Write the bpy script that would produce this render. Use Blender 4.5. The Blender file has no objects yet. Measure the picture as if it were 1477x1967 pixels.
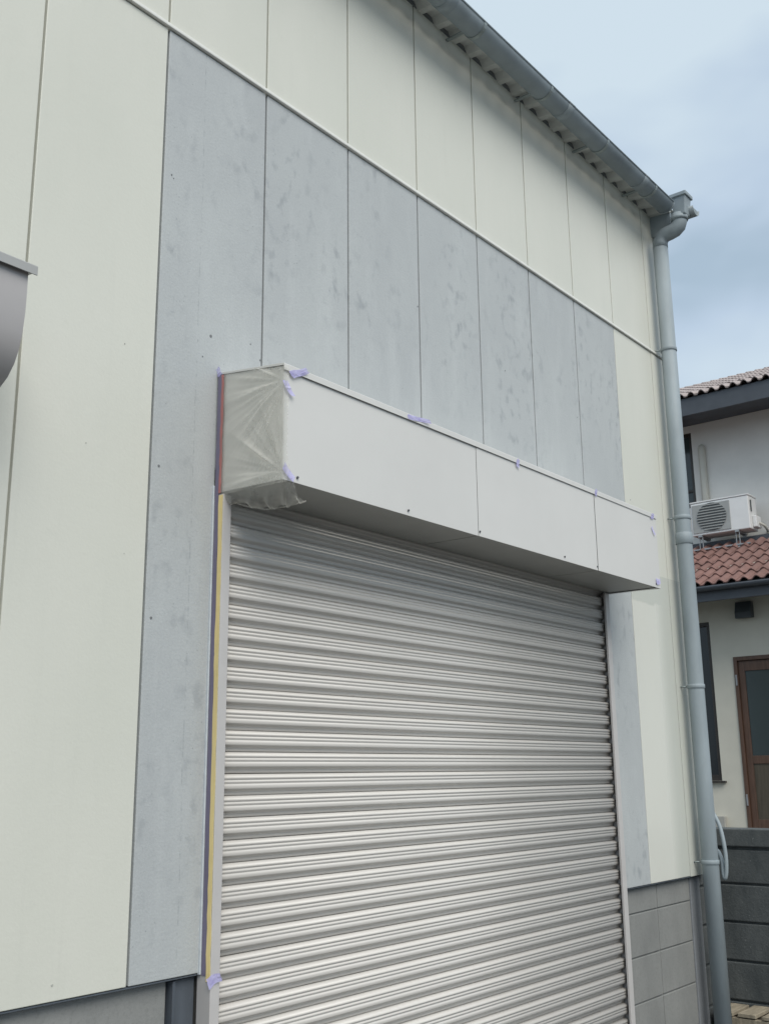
import bpy, bmesh, math, random
from mathutils import Vector, Matrix
random.seed(7)
scene = bpy.context.scene
COL = scene.collection

# ------------------------------------------------------------------ camera
cam_d = bpy.data.cameras.new('camera')
cam = bpy.data.objects.new('camera', cam_d); COL.objects.link(cam)
RX = Vector((0.6280925, -0.7780596, -0.0110979))
DN = Vector((0.1802799, 0.1593764, -0.9706175))
FW = Vector((0.7569670, 0.6076368, 0.2403717))
m = Matrix.Identity(4)
for r in range(3):
    m[r][0] = RX[r]; m[r][1] = -DN[r]; m[r][2] = -FW[r]
m.translation = (-1.92633, -2.44143, 1.55)
cam.matrix_world = m
cam_d.sensor_fit = 'HORIZONTAL'; cam_d.sensor_width = 36
cam_d.lens = 36 * 2031.26 / 1477
cam_d.clip_start = 0.05; cam_d.clip_end = 2000
scene.camera = cam

# ------------------------------------------------------------------ sky and sun
SUN_EL, SUN_AZ = math.radians(49), math.radians(204)     # azimuth clockwise from +Y
world = bpy.data.worlds.new('World'); scene.world = world; world.use_nodes = True
wn, wl = world.node_tree.nodes, world.node_tree.links
wn.clear()
w_out = wn.new('ShaderNodeOutputWorld'); w_bg = wn.new('ShaderNodeBackground')
w_sky = wn.new('ShaderNodeTexSky'); w_sky.sky_type = 'NISHITA'; w_sky.sun_disc = False
w_sky.sun_elevation = SUN_EL; w_sky.sun_rotation = SUN_AZ
w_sky.air_density = 1.0; w_sky.dust_density = 2.0
w_tc = wn.new('ShaderNodeTexCoord')
w_map = wn.new('ShaderNodeMapping'); w_map.inputs['Scale'].default_value = (1, 1, 1.7)
w_map.inputs['Location'].default_value = (5.1, 2.2, 3.3)
w_no = wn.new('ShaderNodeTexNoise'); w_no.inputs['Scale'].default_value = 2.6
w_no.inputs['Detail'].default_value = 4; w_no.inputs['Roughness'].default_value = 0.5
w_no.inputs['Distortion'].default_value = 0.25
w_rp = wn.new('ShaderNodeValToRGB')
w_rp.color_ramp.elements[0].position = 0.37; w_rp.color_ramp.elements[0].color = (5.0, 6.4, 7.75, 1)
w_rp.color_ramp.elements[1].position = 0.555; w_rp.color_ramp.elements[1].color = (7.9, 9.3, 10.3, 1)
e = w_rp.color_ramp.elements.new(0.45); e.color = (6.3, 7.7, 9.3, 1)
w_mx = wn.new('ShaderNodeMix'); w_mx.data_type = 'RGBA'; w_mx.inputs['Factor'].default_value = 0.86
wl.new(w_tc.outputs['Generated'], w_map.inputs['Vector'])
wl.new(w_map.outputs['Vector'], w_no.inputs['Vector'])
wl.new(w_no.outputs['Fac'], w_rp.inputs['Fac'])
wl.new(w_sky.outputs['Color'], w_mx.inputs[6]); wl.new(w_rp.outputs['Color'], w_mx.inputs[7])
wl.new(w_mx.outputs[2], w_bg.inputs['Color'])
w_bg.inputs['Strength'].default_value = 0.062
wl.new(w_bg.outputs['Background'], w_out.inputs['Surface'])

sun_d = bpy.data.lights.new('sun', 'SUN'); sun = bpy.data.objects.new('sun', sun_d); COL.objects.link(sun)
sun_d.energy = 1.95; sun_d.angle = math.radians(44); sun_d.color = (1.0, 0.95, 0.87)
sd = Vector((math.sin(SUN_AZ) * math.cos(SUN_EL), math.cos(SUN_AZ) * math.cos(SUN_EL), math.sin(SUN_EL)))
sun.rotation_euler = sd.to_track_quat('Z', 'Y').to_euler()
sun.location = sd * 30

scene.view_settings.view_transform = 'Standard'
scene.view_settings.look = 'None'
scene.view_settings.exposure = 0.55
scene.view_settings.gamma = 1.0
scene.view_settings.use_curve_mapping = False
scene.render.engine = 'CYCLES'
scene.cycles.max_bounces = 8
scene.cycles.transparent_max_bounces = 12

# ------------------------------------------------------------------ materials
def newmat(name):
    mt = bpy.data.materials.new(name); mt.use_nodes = True
    nt = mt.node_tree; b = nt.nodes['Principled BSDF']
    return mt, nt, b
def pos(nt, scale=(1, 1, 1), obj=False):
    if obj:
        g = nt.nodes.new('ShaderNodeTexCoord'); o = g.outputs['Object']
    else:
        g = nt.nodes.new('ShaderNodeNewGeometry'); o = g.outputs['Position']
    mp = nt.nodes.new('ShaderNodeMapping'); mp.inputs['Scale'].default_value = scale
    nt.links.new(o, mp.inputs['Vector']); return mp.outputs['Vector']
def noise(nt, vec, scale, detail=4, rough=0.55, dist=0.0):
    n = nt.nodes.new('ShaderNodeTexNoise'); n.inputs['Scale'].default_value = scale
    n.inputs['Detail'].default_value = detail; n.inputs['Roughness'].default_value = rough
    n.inputs['Distortion'].default_value = dist
    nt.links.new(vec, n.inputs['Vector']); return n.outputs['Fac']
def ramp(nt, fac, p0, p1, c0=(0, 0, 0, 1), c1=(1, 1, 1, 1)):
    r = nt.nodes.new('ShaderNodeValToRGB')
    r.color_ramp.elements[0].position = p0; r.color_ramp.elements[0].color = c0
    r.color_ramp.elements[1].position = p1; r.color_ramp.elements[1].color = c1
    nt.links.new(fac, r.inputs['Fac']); return r.outputs['Color']
def mix(nt, fac, a, b, mode='MIX'):
    x = nt.nodes.new('ShaderNodeMix'); x.data_type = 'RGBA'; x.blend_type = mode
    for s, v in ((x.inputs['Factor'], fac), (x.inputs[6], a), (x.inputs[7], b)):
        if isinstance(v, (int, float)): s.default_value = v
        elif isinstance(v, tuple): s.default_value = v if len(v) == 4 else (*v, 1)
        else: nt.links.new(v, s)
    return x.outputs[2]
def mth(nt, op, a, b=None, clamp=False):
    x = nt.nodes.new('ShaderNodeMath'); x.operation = op; x.use_clamp = clamp
    for s, v in ((x.inputs[0], a), (x.inputs[1], b)):
        if v is None: continue
        if isinstance(v, (int, float)): s.default_value = v
        else: nt.links.new(v, s)
    return x.outputs[0]
def bump(nt, b, h, strength, dist=0.01):
    n = nt.nodes.new('ShaderNodeBump'); n.inputs['Strength'].default_value = strength
    n.inputs['Distance'].default_value = dist
    nt.links.new(h, n.inputs['Height']); nt.links.new(n.outputs['Normal'], b.inputs['Normal'])
def sc(c, k): return tuple(min(1, v * k) for v in c)

def simple(name, col, rough=0.5, var=0.12, vscale=6, bscale=0, bstr=0.1, metal=0.0, spec=0.5, stretch=(1, 1, 1), obj=False, dist=0.004):
    mt, nt, b = newmat(name)
    v = pos(nt, stretch, obj)
    n = noise(nt, v, vscale, 6, 0.6)
    c = mix(nt, ramp(nt, n, 0.3, 0.7), sc(col, 1 - var), sc(col, 1 + var))
    nt.links.new(c, b.inputs['Base Color'])
    b.inputs['Roughness'].default_value = rough; b.inputs['Metallic'].default_value = metal
    b.inputs['Specular IOR Level'].default_value = spec
    if bscale:
        bump(nt, b, noise(nt, pos(nt, (1, 1, 1), obj), bscale, 4), bstr, dist)
    return mt

M = {}
def mat_cream():
    mt, nt, b = newmat('cream_paint')
    v = pos(nt)
    n1 = noise(nt, pos(nt, (1.2, 1, .5)), 1.6, 4)
    n2 = noise(nt, v, 14, 5, .6)
    c = mix(nt, ramp(nt, n1, .3, .7), (.605, .612, .545), (.655, .655, .59))
    c = mix(nt, mth(nt, 'MULTIPLY', ramp(nt, n2, .62, .8), .18), c, (.50, .51, .46))
    # sparse pin holes and flecks in the coat
    vo = nt.nodes.new('ShaderNodeTexVoronoi'); vo.inputs['Scale'].default_value = 7.5
    nt.links.new(v, vo.inputs['Vector'])
    fleck = ramp(nt, vo.outputs['Distance'], .018, .03, (1, 1, 1, 1), (0, 0, 0, 1))
    sel = ramp(nt, noise(nt, v, 3.3, 2), .55, .6)
    c = mix(nt, mth(nt, 'MULTIPLY', mth(nt, 'MULTIPLY', fleck, sel), .55), c, (.25, .25, .22))
    st = noise(nt, pos(nt, (1, 1, .06)), 26, 4, .6)
    c = mix(nt, mth(nt, 'MULTIPLY', ramp(nt, st, .55, .8), .14), c, (.50, .51, .46))
    c = mix(nt, mth(nt, 'MULTIPLY', mth(nt, 'SUBTRACT', noise(nt, v, 130, 4, .7), .40, True), .3), c, (.45, .46, .42))
    # the thick second coat rolled on below the shutter box, right of the shutter
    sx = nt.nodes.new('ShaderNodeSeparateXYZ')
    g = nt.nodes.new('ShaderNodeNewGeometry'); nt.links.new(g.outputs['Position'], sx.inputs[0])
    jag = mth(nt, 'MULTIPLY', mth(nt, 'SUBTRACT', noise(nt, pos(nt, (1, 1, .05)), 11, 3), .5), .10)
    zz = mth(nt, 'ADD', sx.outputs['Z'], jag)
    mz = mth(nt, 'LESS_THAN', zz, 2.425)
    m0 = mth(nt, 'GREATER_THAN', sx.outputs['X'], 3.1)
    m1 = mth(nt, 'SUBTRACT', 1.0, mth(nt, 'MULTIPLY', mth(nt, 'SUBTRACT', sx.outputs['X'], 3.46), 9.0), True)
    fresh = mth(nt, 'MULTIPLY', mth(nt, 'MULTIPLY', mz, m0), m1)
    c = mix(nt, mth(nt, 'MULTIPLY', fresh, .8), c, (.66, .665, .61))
    # first coat above its edge, and a greyer tone right of it to the corner
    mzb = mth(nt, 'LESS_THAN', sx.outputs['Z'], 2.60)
    thin = mth(nt, 'MULTIPLY', mth(nt, 'MULTIPLY', mth(nt, 'SUBTRACT', 1.0, fresh), mzb), m0)  # mask of the greyer tone outside the fresh coat
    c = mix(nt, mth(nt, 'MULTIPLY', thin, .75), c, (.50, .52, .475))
    nt.links.new(c, b.inputs['Base Color'])
    rg = mth(nt, 'SUBTRACT', .40, mth(nt, 'MULTIPLY', fresh, .16))
    rg = mth(nt, 'ADD', rg, mth(nt, 'MULTIPLY', mth(nt, 'SUBTRACT', n1, .5), .15))
    nt.links.new(rg, b.inputs['Roughness'])
    hh = mth(nt, 'ADD', noise(nt, v, 90, 4, .6), mth(nt, 'MULTIPLY', noise(nt, v, 18, 3), 1.2))
    bump(nt, b, hh, .10, .004)
    return mt
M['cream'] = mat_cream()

def mat_grey():
    mt, nt, b = newmat('grey_primer')
    v = pos(nt)
    big = noise(nt, pos(nt, (1, 1, .7)), 1.5, 5, .6)
    c = mix(nt, ramp(nt, big, .3, .7), (.41, .43, .438), (.482, .507, .505))
    # rubbed smudges, clustered, running upright
    sm = noise(nt, pos(nt, (1, 1, .68)), 21, 3, .5, .05)
    gate = ramp(nt, noise(nt, pos(nt, (1, 1, .6)), 2.6, 3, .6), .44, .62)
    c = mix(nt, mth(nt, 'MULTIPLY', mth(nt, 'MULTIPLY', ramp(nt, sm, .53, .70), gate), .80), c, (.28, .30, .315))
    lt = noise(nt, pos(nt, (1, 1, .25)), 7, 5, .65)
    c = mix(nt, mth(nt, 'MULTIPLY', ramp(nt, lt, .52, .74), .45), c, (.545, .57, .57))
    # dry trowel drags across
    dr = noise(nt, pos(nt, (1, 1, 5)), 9, 5, .7)
    c = mix(nt, mth(nt, 'MULTIPLY', ramp(nt, dr, .60, .74), .22), c, (.30, .32, .34))
    # sharp little specks
    vo = nt.nodes.new('ShaderNodeTexVoronoi'); vo.inputs['Scale'].default_value = 58
    nt.links.new(v, vo.inputs['Vector'])
    fl = ramp(nt, vo.outputs['Distance'], .10, .17, (1, 1, 1, 1), (0, 0, 0, 1))
    sel = ramp(nt, noise(nt, v, 7.5, 4, .7), .53, .64)
    c = mix(nt, mth(nt, 'MULTIPLY', mth(nt, 'MULTIPLY', fl, sel), .62), c, (.19, .21, .22))
    c = mix(nt, mth(nt, 'MULTIPLY', mth(nt, 'SUBTRACT', noise(nt, v, 150, 4, .7), .36, True), .95), c, (.29, .31, .325))
    # scraped line of old fixings down the first panel
    sx = nt.nodes.new('ShaderNodeSeparateXYZ'); nt.links.new(v, sx.inputs[0])
    wob = mth(nt, 'MULTIPLY', mth(nt, 'SUBTRACT', noise(nt, pos(nt, (0, 0, 1)), 2.2, 3), .5), .02)
    dx = mth(nt, 'ABSOLUTE', mth(nt, 'SUBTRACT', mth(nt, 'ADD', sx.outputs['X'], wob), .166))
    ln = mth(nt, 'MULTIPLY', mth(nt, 'LESS_THAN', dx, .0022), ramp(nt, noise(nt, pos(nt, (1, 1, 1)), 40, 3, .7), .46, .60))
    c = mix(nt, mth(nt, 'MULTIPLY', ln, .45), c, (.25, .27, .28))
    nt.links.new(c, b.inputs['Base Color'])
    b.inputs['Roughness'].default_value = .52
    hh = mth(nt, 'ADD', noise(nt, v, 110, 4, .6), mth(nt, 'MULTIPLY', noise(nt, v, 22, 3), 1.0))
    bump(nt, b, hh, .22, .004)
    return mt
M['grey'] = mat_grey()

def mat_concrete(name, col, dark, vs=3.0, bstr=.35):
    mt, nt, b = newmat(name)
    v = pos(nt)
    a = noise(nt, pos(nt, (1, 1, .6)), vs, 6, .65)
    c = mix(nt, ramp(nt, a, .3, .72), dark, col)
    c = mix(nt, mth(nt, 'MULTIPLY', ramp(nt, noise(nt, v, 70, 4, .7), .5, .75), .45), c, sc(dark, .75))
    nt.links.new(c, b.inputs['Base Color'])
    b.inputs['Roughness'].default_value = .85; b.inputs['Specular IOR Level'].default_value = .25
    bump(nt, b, noise(nt, v, 120, 5, .7), bstr, .004)
    return mt
M['concrete'] = mat_concrete('foundation_concrete', (.27, .275, .265), (.195, .20, .195))
M['smooth'] = mat_concrete('smooth_foundation', (.30, .305, .295), (.22, .225, .22))
M['pilaster'] = mat_concrete('corner_concrete', (.25, .265, .28), (.19, .20, .215))
M['ground'] = mat_concrete('ground_asphalt', (.115, .112, .105), (.07, .07, .067), 1.2)

def mat_darkblock():
    mt, nt, b = newmat('dark_block')
    v = pos(nt)
    a = noise(nt, pos(nt, (1, 1, .5)), 5, 6, .7)
    c = mix(nt, ramp(nt, a, .3, .75), (.040, .049, .053), (.125, .135, .135))
    sp = ramp(nt, noise(nt, v, 60, 3, .7), .64, .74)
    c = mix(nt, mth(nt, 'MULTIPLY', sp, .5), c, (.32, .34, .33))
    nt.links.new(c, b.inputs['Base Color']); b.inputs['Roughness'].default_value = .8
    bump(nt, b, noise(nt, v, 70, 5, .7), .5, .006)
    return mt
M['darkblock'] = mat_darkblock()

M['shutter'] = simple('shutter_enamel', (.60, .58, .55), .36, .045, 4, 0, stretch=(.25, 1, 9))
M['rail'] = simple('rail_enamel', (.50, .485, .475), .38, .04, 9, 0)
M['box'] = simple('box_enamel', (.615, .61, .59), .36, .03, 2.2, 2.6, .07, dist=.02)
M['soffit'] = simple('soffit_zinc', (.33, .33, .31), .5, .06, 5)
M['boxin'] = simple('box_inside', (.09, .09, .085), .7, .1)
M['flash'] = simple('flashing_white', (.74, .74, .70), .42, .06, 8)
M['seal_l'] = simple('pale_sealant', (.42, .43, .39), .7, .1, 20)
M['seal_d'] = simple('grey_sealant', (.17, .18, .185), .7, .1, 20)
M['caulk'] = simple('white_caulk', (.50, .54, .57), .5, .08, 40)
M['gutter'] = simple('gutter_pvc', (.27, .315, .34), .62, .16, 7)
M['pipe'] = simple('pipe_pvc', (.265, .31, .335), .60, .15, 7, stretch=(1, 1, .3))
M['steel'] = simple('dull_steel', (.30, .34, .34), .45, .1, 20, metal=.4)
M['roof'] = simple('roof_sheet', (.56, .57, .54), .5, .08, 5)
M['hood'] = simple('hood_enamel', (.40, .385, .385), .35, .03, 4)
M['hoodlid'] = simple('hood_lid', (.36, .365, .36), .4, .04, 6)
M['screw'] = simple('screw_steel', (.10, .10, .11), .4, .1, 50, metal=.6)
M['post'] = simple('dark_post', (.085, .10, .12), .55, .25, 9, stretch=(1, 1, .2))
M['purple'] = simple('purple_tape', (.17, .155, .225), .55, .12, 12, stretch=(1, 1, .3))
M['yellow'] = simple('yellow_tape', (.74, .60, .28), .5, .12, 9, stretch=(1, 1, .3))
M['redtape'] = simple('red_tape', (.40, .16, .15), .55, .18, 14, stretch=(1, 1, .4))
M['tile'] = simple('roof_tile', (.205, .115, .10), .55, .28, 2.6, 60, .3)
M['tilegrey'] = simple('upper_tile', (.34, .29, .275), .6, .25, 3, 60, .3)
M['fascia'] = simple('dark_fascia', (.075, .085, .10), .55, .15, 4)
M['housewall'] = simple('house_render', (.66, .63, .54), .85, .05, 2.5, 60, .3)
M['housewall2'] = simple('house_render_upper', (.80, .78, .74), .85, .05, 2.5, 60, .3)
M['wood'] = simple('door_wood', (.11, .062, .042), .45, .25, 9, stretch=(6, 6, .6))
M['woodpan'] = simple('door_panel', (.085, .07, .05), .5, .2, 6, stretch=(6, 6, .6))
M['darkframe'] = simple('dark_sash', (.040, .033, .028), .4, .2, 8)
M['vent'] = simple('vent_hood', (.06, .07, .075), .5, .15, 8)
M['acwhite'] = simple('ac_white', (.78, .78, .77), .45, .04, 6)
M['acgrille'] = simple('ac_grille', (.36, .37, .36), .5, .08, 12)
M['acdark'] = simple('ac_dark', (.09, .10, .10), .6, .1, 12)
M['galv'] = simple('galvanised', (.36, .37, .38), .4, .1, 16, metal=.5)
M['duct'] = simple('duct_ivory', (.62, .60, .53), .45, .04, 8)
M['pallet'] = simple('weathered_wood', (.27, .235, .175), .85, .35, 7, 60, .4, stretch=(1, 5, 1))
M['meter'] = simple('meter_box', (.42, .41, .37), .5, .1, 8)

def mat_glass(name, tint, rough=.06):
    mt, nt, b = newmat(name)
    b.inputs['Base Color'].default_value = (*tint, 1)
    b.inputs['Roughness'].default_value = rough; b.inputs['Specular IOR Level'].default_value = .6
    bump(nt, b, noise(nt, pos(nt), 3, 2), .02, .01)
    return mt
M['glass'] = mat_glass('door_glass', (.045, .06, .062), .12)
M['glass2'] = mat_glass('dark_glass', (.012, .014, .014), .15)

def mat_film():
    mt, nt, b = newmat('plastic_film')
    v = pos(nt)
    b.inputs['Base Color'].default_value = (.92, .90, .85, 1)
    b.inputs['Roughness'].default_value = .24; b.inputs['Specular IOR Level'].default_value = .6
    bump(nt, b, noise(nt, v, 40, 3, .5, .3), .05, .006)
    tl = nt.nodes.new('ShaderNodeBsdfTranslucent'); tl.inputs['Color'].default_value = (.85, .84, .80, 1)
    m0 = nt.nodes.new('ShaderNodeMixShader'); m0.inputs[0].default_value = .35
    nt.links.new(b.outputs[0], m0.inputs[1]); nt.links.new(tl.outputs[0], m0.inputs[2])
    tr = nt.nodes.new('ShaderNodeBsdfTransparent'); tr.inputs['Color'].default_value = (.95, .95, .93, 1)
    mx = nt.nodes.new('ShaderNodeMixShader')
    lw = nt.nodes.new('ShaderNodeLayerWeight'); lw.inputs['Blend'].default_value = .35   # film seen edge on is denser
    f = mth(nt, 'ADD', .15, mth(nt, 'MULTIPLY', lw.outputs['Facing'], .70), True)
    nt.links.new(f, mx.inputs[0])
    nt.links.new(tr.outputs[0], mx.inputs[1]); nt.links.new(m0.outputs[0], mx.inputs[2])
    nt.links.new(mx.outputs[0], nt.nodes['Material Output'].inputs['Surface'])
    return mt
M['film'] = mat_film()
def mat_tape():
    mt, nt, b = newmat('lilac_tape')
    n = noise(nt, pos(nt), 60, 4)
    nt.links.new(mix(nt, ramp(nt, n, .3, .7), (.42, .39, .72), (.58, .56, .84)), b.inputs['Base Color'])
    b.inputs['Roughness'].default_value = .45
    tr = nt.nodes.new('ShaderNodeBsdfTransparent'); mx = nt.nodes.new('ShaderNodeMixShader')
    mx.inputs[0].default_value = .74
    nt.links.new(tr.outputs[0], mx.inputs[1]); nt.links.new(b.outputs[0], mx.inputs[2])
    nt.links.new(mx.outputs[0], nt.nodes['Material Output'].inputs['Surface'])
    return mt
M['tape'] = mat_tape()

# ------------------------------------------------------------------ mesh helpers
class MB:
    def __init__(self): self.v = []; self.f = []; self.smooth = []
    def add(self, verts, faces, smooth=False):
        o = len(self.v); self.v += [tuple(q) for q in verts]
        for f in faces: self.f.append(tuple(i + o for i in f)); self.smooth.append(smooth)
        return self
    def box(self, x0, x1, y0, y1, z0, z1):
        v = [(x, y, z) for z in (z0, z1) for y in (y0, y1) for x in (x0, x1)]
        return self.add(v, [(0, 2, 3, 1), (4, 5, 7, 6), (0, 1, 5, 4), (2, 6, 7, 3), (0, 4, 6, 2), (1, 3, 7, 5)])
    def prism(self, poly, axis, a, b, smooth=False):
        """closed polygon of 2-D points swept along an axis; for x: (y,z), y: (x,z), z: (x,y)"""
        def p3(q, t):
            return {'x': (t, q[0], q[1]), 'y': (q[0], t, q[1]), 'z': (q[0], q[1], t)}[axis]
        n = len(poly)
        v = [p3(q, a) for q in poly] + [p3(q, b) for q in poly]
        self.add(v, [(i, (i + 1) % n, n + (i + 1) % n, n + i) for i in range(n)], smooth)
        o = len(self.v) - 2 * n
        self.f.append(tuple(o + i for i in reversed(range(n)))); self.smooth.append(False)
        self.f.append(tuple(o + n + i for i in range(n))); self.smooth.append(False)
        return self
    def tube(self, pts, r, n=14, caps=True, flat=1.0):
        pts = [Vector(p) for p in pts]; rs = r if isinstance(r, (list, tuple)) else [r] * len(pts)
        rings = []; up = None
        for i, p in enumerate(pts):
            d = (pts[min(i + 1, len(pts) - 1)] - pts[max(i - 1, 0)]).normalized()
            if up is None:
                up = Vector((0, 0, 1)) if abs(d.z) < .9 else Vector((1, 0, 0))
            s = d.cross(up).normalized(); up = s.cross(d).normalized()
            rings.append([p + rs[i] * (math.cos(2 * math.pi * k / n) * s + flat * math.sin(2 * math.pi * k / n) * up) for k in range(n)])
        v = [q for rg in rings for q in rg]; f = []
        for i in range(len(pts) - 1):
            for k in range(n):
                f.append((i * n + k, i * n + (k + 1) % n, (i + 1) * n + (k + 1) % n, (i + 1) * n + k))
        self.add(v, f, True)
        if caps:
            o = len(self.v) - len(v)
            self.f.append(tuple(o + k for k in reversed(range(n)))); self.smooth.append(False)
            self.f.append(tuple(o + (len(pts) - 1) * n + k for k in range(n))); self.smooth.append(False)
        return self
    def mesh(self, name, bevel=0, seg=2):
        me = bpy.data.meshes.new(name); me.from_pydata(self.v, [], self.f)
        bm = bmesh.new(); bm.from_mesh(me)
        bm.faces.ensure_lookup_table()
        for f, s in zip(bm.faces, self.smooth): f.smooth = s
        if bevel:
            ed = [e for e in bm.edges if len(e.link_faces) == 2 and e.calc_face_angle(0) > .6]
            bmesh.ops.bevel(bm, geom=ed, offset=bevel, segments=seg, profile=.5, affect='EDGES', clamp_overlap=True)
        bmesh.ops.recalc_face_normals(bm, faces=bm.faces)
        bm.to_mesh(me); bm.free(); return me
    def build(self, name, mat, parent=None, bevel=0, seg=2):
        return link(name, self.mesh(name, bevel, seg), mat, parent)
def link(name, me, mat=None, parent=None):
    o = bpy.data.objects.new(name, me); COL.objects.link(o)
    if mat is not None and not me.materials: me.materials.append(mat)
    if parent is not None: o.parent = parent
    return o
def tag(o, label, cat, group=None):
    o['label'] = label; o['category'] = cat
    if group: o['group'] = group
    return o
def empty(name, label, cat, loc=(0, 0, 0), group=None):
    o = bpy.data.objects.new(name, None); COL.objects.link(o); o.empty_display_size = .1
    o.location = loc
    return tag(o, label, cat, group)
def keep(o, root):
    """parent built in world coordinates under a root that stands elsewhere"""
    o.parent = root; o.matrix_parent_inverse = Matrix.Translation(-Vector(root.location)); return o
def struct(o): o['kind'] = 'structure'; return o

# ------------------------------------------------------------------ ground
g = MB().add([(-400, -400, 0), (400, -400, 0), (400, 400, 0), (-400, 400, 0)], [(0, 1, 2, 3)])
struct(g.build('ground', M['ground']))

# ------------------------------------------------------------------ the workshop building
PW, ZB, ZF, ZT = .455, 1.006, 3.971, 4.925
GAP = .0040
XL, XR = -6 * PW, 3.86
bld = empty('workshop_building', 'cream and grey panelled workshop wall with roller shutter and corrugated eave', 'building', (.6, 1.5, 0))
def part(mb, name, mat, parent=None, bevel=0, seg=2):
    o = mb.build(name, mat, None, bevel, seg); return keep(o, parent or bld)
def wallpanel(poly, mat, label=None):
    o = part(MB().prism(poly, 'y', 0.0, .016), 'wall_panel', M[mat], None, .0022, 2)
    if label: o['label'] = label
    return o
SXL, SXR, SZ = .258, 2.832, 2.50       # shutter opening
def grey_label(i): return 'bare grey primed panel above the shutter' if 0 < i < 6 else 'bare grey primed panel beside the shutter'
for i in range(-6, 8):
    x0 = i * PW + GAP; x1 = (i + 1) * PW - GAP
    if i == 7: x1 = 3.660
    # lower storey
    if i == 0:
        poly = [(x0, ZB), (SXL, ZB), (SXL, SZ), (x1, SZ), (x1, ZF - GAP), (x0, ZF - GAP)]
    elif 0 < i < 6:
        poly = [(x0, SZ), (x1, SZ), (x1, ZF - GAP), (x0, ZF - GAP)]
    elif i == 6:
        poly = [(x0, SZ), (SXR, SZ), (SXR, ZB), (x1 + GAP * .6, ZB), (x1 + GAP * .6, ZF - GAP), (x0, ZF - GAP)]
    elif i == 7:
        poly = [(x0 - GAP * .4, ZB), (x1, ZB), (x1, ZF - GAP), (x0 - GAP * .4, ZF - GAP)]
    else:
        poly = [(x0, ZB), (x1, ZB), (x1, ZF - GAP), (x0, ZF - GAP)]
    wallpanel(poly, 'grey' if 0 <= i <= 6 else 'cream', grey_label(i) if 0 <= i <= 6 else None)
    # upper storey
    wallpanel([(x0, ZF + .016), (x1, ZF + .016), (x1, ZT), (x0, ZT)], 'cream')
# sealed joints: what shows at the back of each gap
part(MB().box(XL, -.03, .0125, .10, ZB + .004, ZF), 'joint_backing', M['seal_l'])
part(MB().box(-.03, .255, .0125, .10, ZB + .004, ZF), 'joint_backing', M['seal_d'])
part(MB().box(.255, 2.834, .0125, .10, SZ + .004, ZF), 'joint_backing', M['seal_d'])
part(MB().box(2.834, 3.85, .0125, .10, ZB + .004, ZF), 'joint_backing', M['seal_d'])
part(MB().box(XL, 3.85, .0125, .10, ZF, ZT - .004), 'joint_backing', M['seal_l'])
# horizontal flashing between the storeys, three lengths with lapped ends
for a, b in ((XL, -.35), (-.349, 1.56), (1.561, 3.868)):
    part(MB().prism([(.002, ZF - .001), (-.010, ZF - .001), (-.0115, ZF + .001), (-.0115, ZF + .0115), (-.010, ZF + .0128), (.002, ZF + .0155)], 'x', a, b), 'flashing', M['flash'], None, .001, 1)
for a in (1.562, -.348):
    part(MB().box(a - .012, a + .012, -.0128, .001, ZF - .002, ZF + .0135), 'flashing_joint', M['flash'], None, .001, 1)
# corner trim, folded round the corner, in two lengths
for za, zb in ((ZB - .003, ZF - .006), (ZF + .020, ZT)):
    part(MB().prism([(3.6615, -.0025), (3.866, -.0025), (3.866, .13), (3.858, .13), (3.858, .003), (3.6615, .003)], 'z', za, zb), 'corner_trim', M['cream'], None, .002, 2)
# drip edge under the cladding
for a, b in ((XL, .245), (2.838, 3.85)):
    part(MB().prism([(.055, ZB - .002), (.003, ZB - .002), (.003, ZB - .006), (.055, ZB - .005)], 'x', a, b), 'drip_edge', M['post'])
# foundation: smooth concrete on the left, blocks in stack bond on the right
part(MB().box(XL, .158, .030, .20, -.05, ZB - .010), 'foundation', M['smooth'], None, .004)
zj = [0.0, .076, .276, .478, .681, .879, ZB - .011]
xj = [2.862, 3.302, 3.700]
for r in range(6):
    for k in range(2):
        part(MB().box(xj[k] + .003, xj[k + 1] - .003, .030 + random.uniform(-.001, .001), .18, zj[r] + .003, zj[r + 1] - .003), 'block', M['concrete'], None, .003)
part(MB().box(2.85, 3.705, .036, .17, 0, ZB - .012), 'mortar', M['concrete'])
part(MB().box(3.704, 3.832, .026, .30, -.05, ZB - .012), 'corner_pilaster', M['pilaster'], None, .005)
part(MB().box(.166, .250, .060, .16, 0, ZB + .02), 'steel_post', M['post'], None, .004)
part(MB().box(.166, .250, .020, .060, 0, ZB - .012).box(.166, .176, .012, .020, 0, ZB - .012), 'steel_post', M['post'])
# rest of the shell, seen only from elsewhere
part(MB().box(3.80, 3.855, .135, 5.0, 0, ZT), 'side_wall', M['cream'])
part(MB().box(XL, XL + .05, .10, 5.0, 0, ZT), 'side_wall', M['cream'])
part(MB().box(XL + .05, 3.80, 4.95, 5.0, 0, ZT), 'rear_wall', M['cream'])
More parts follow.
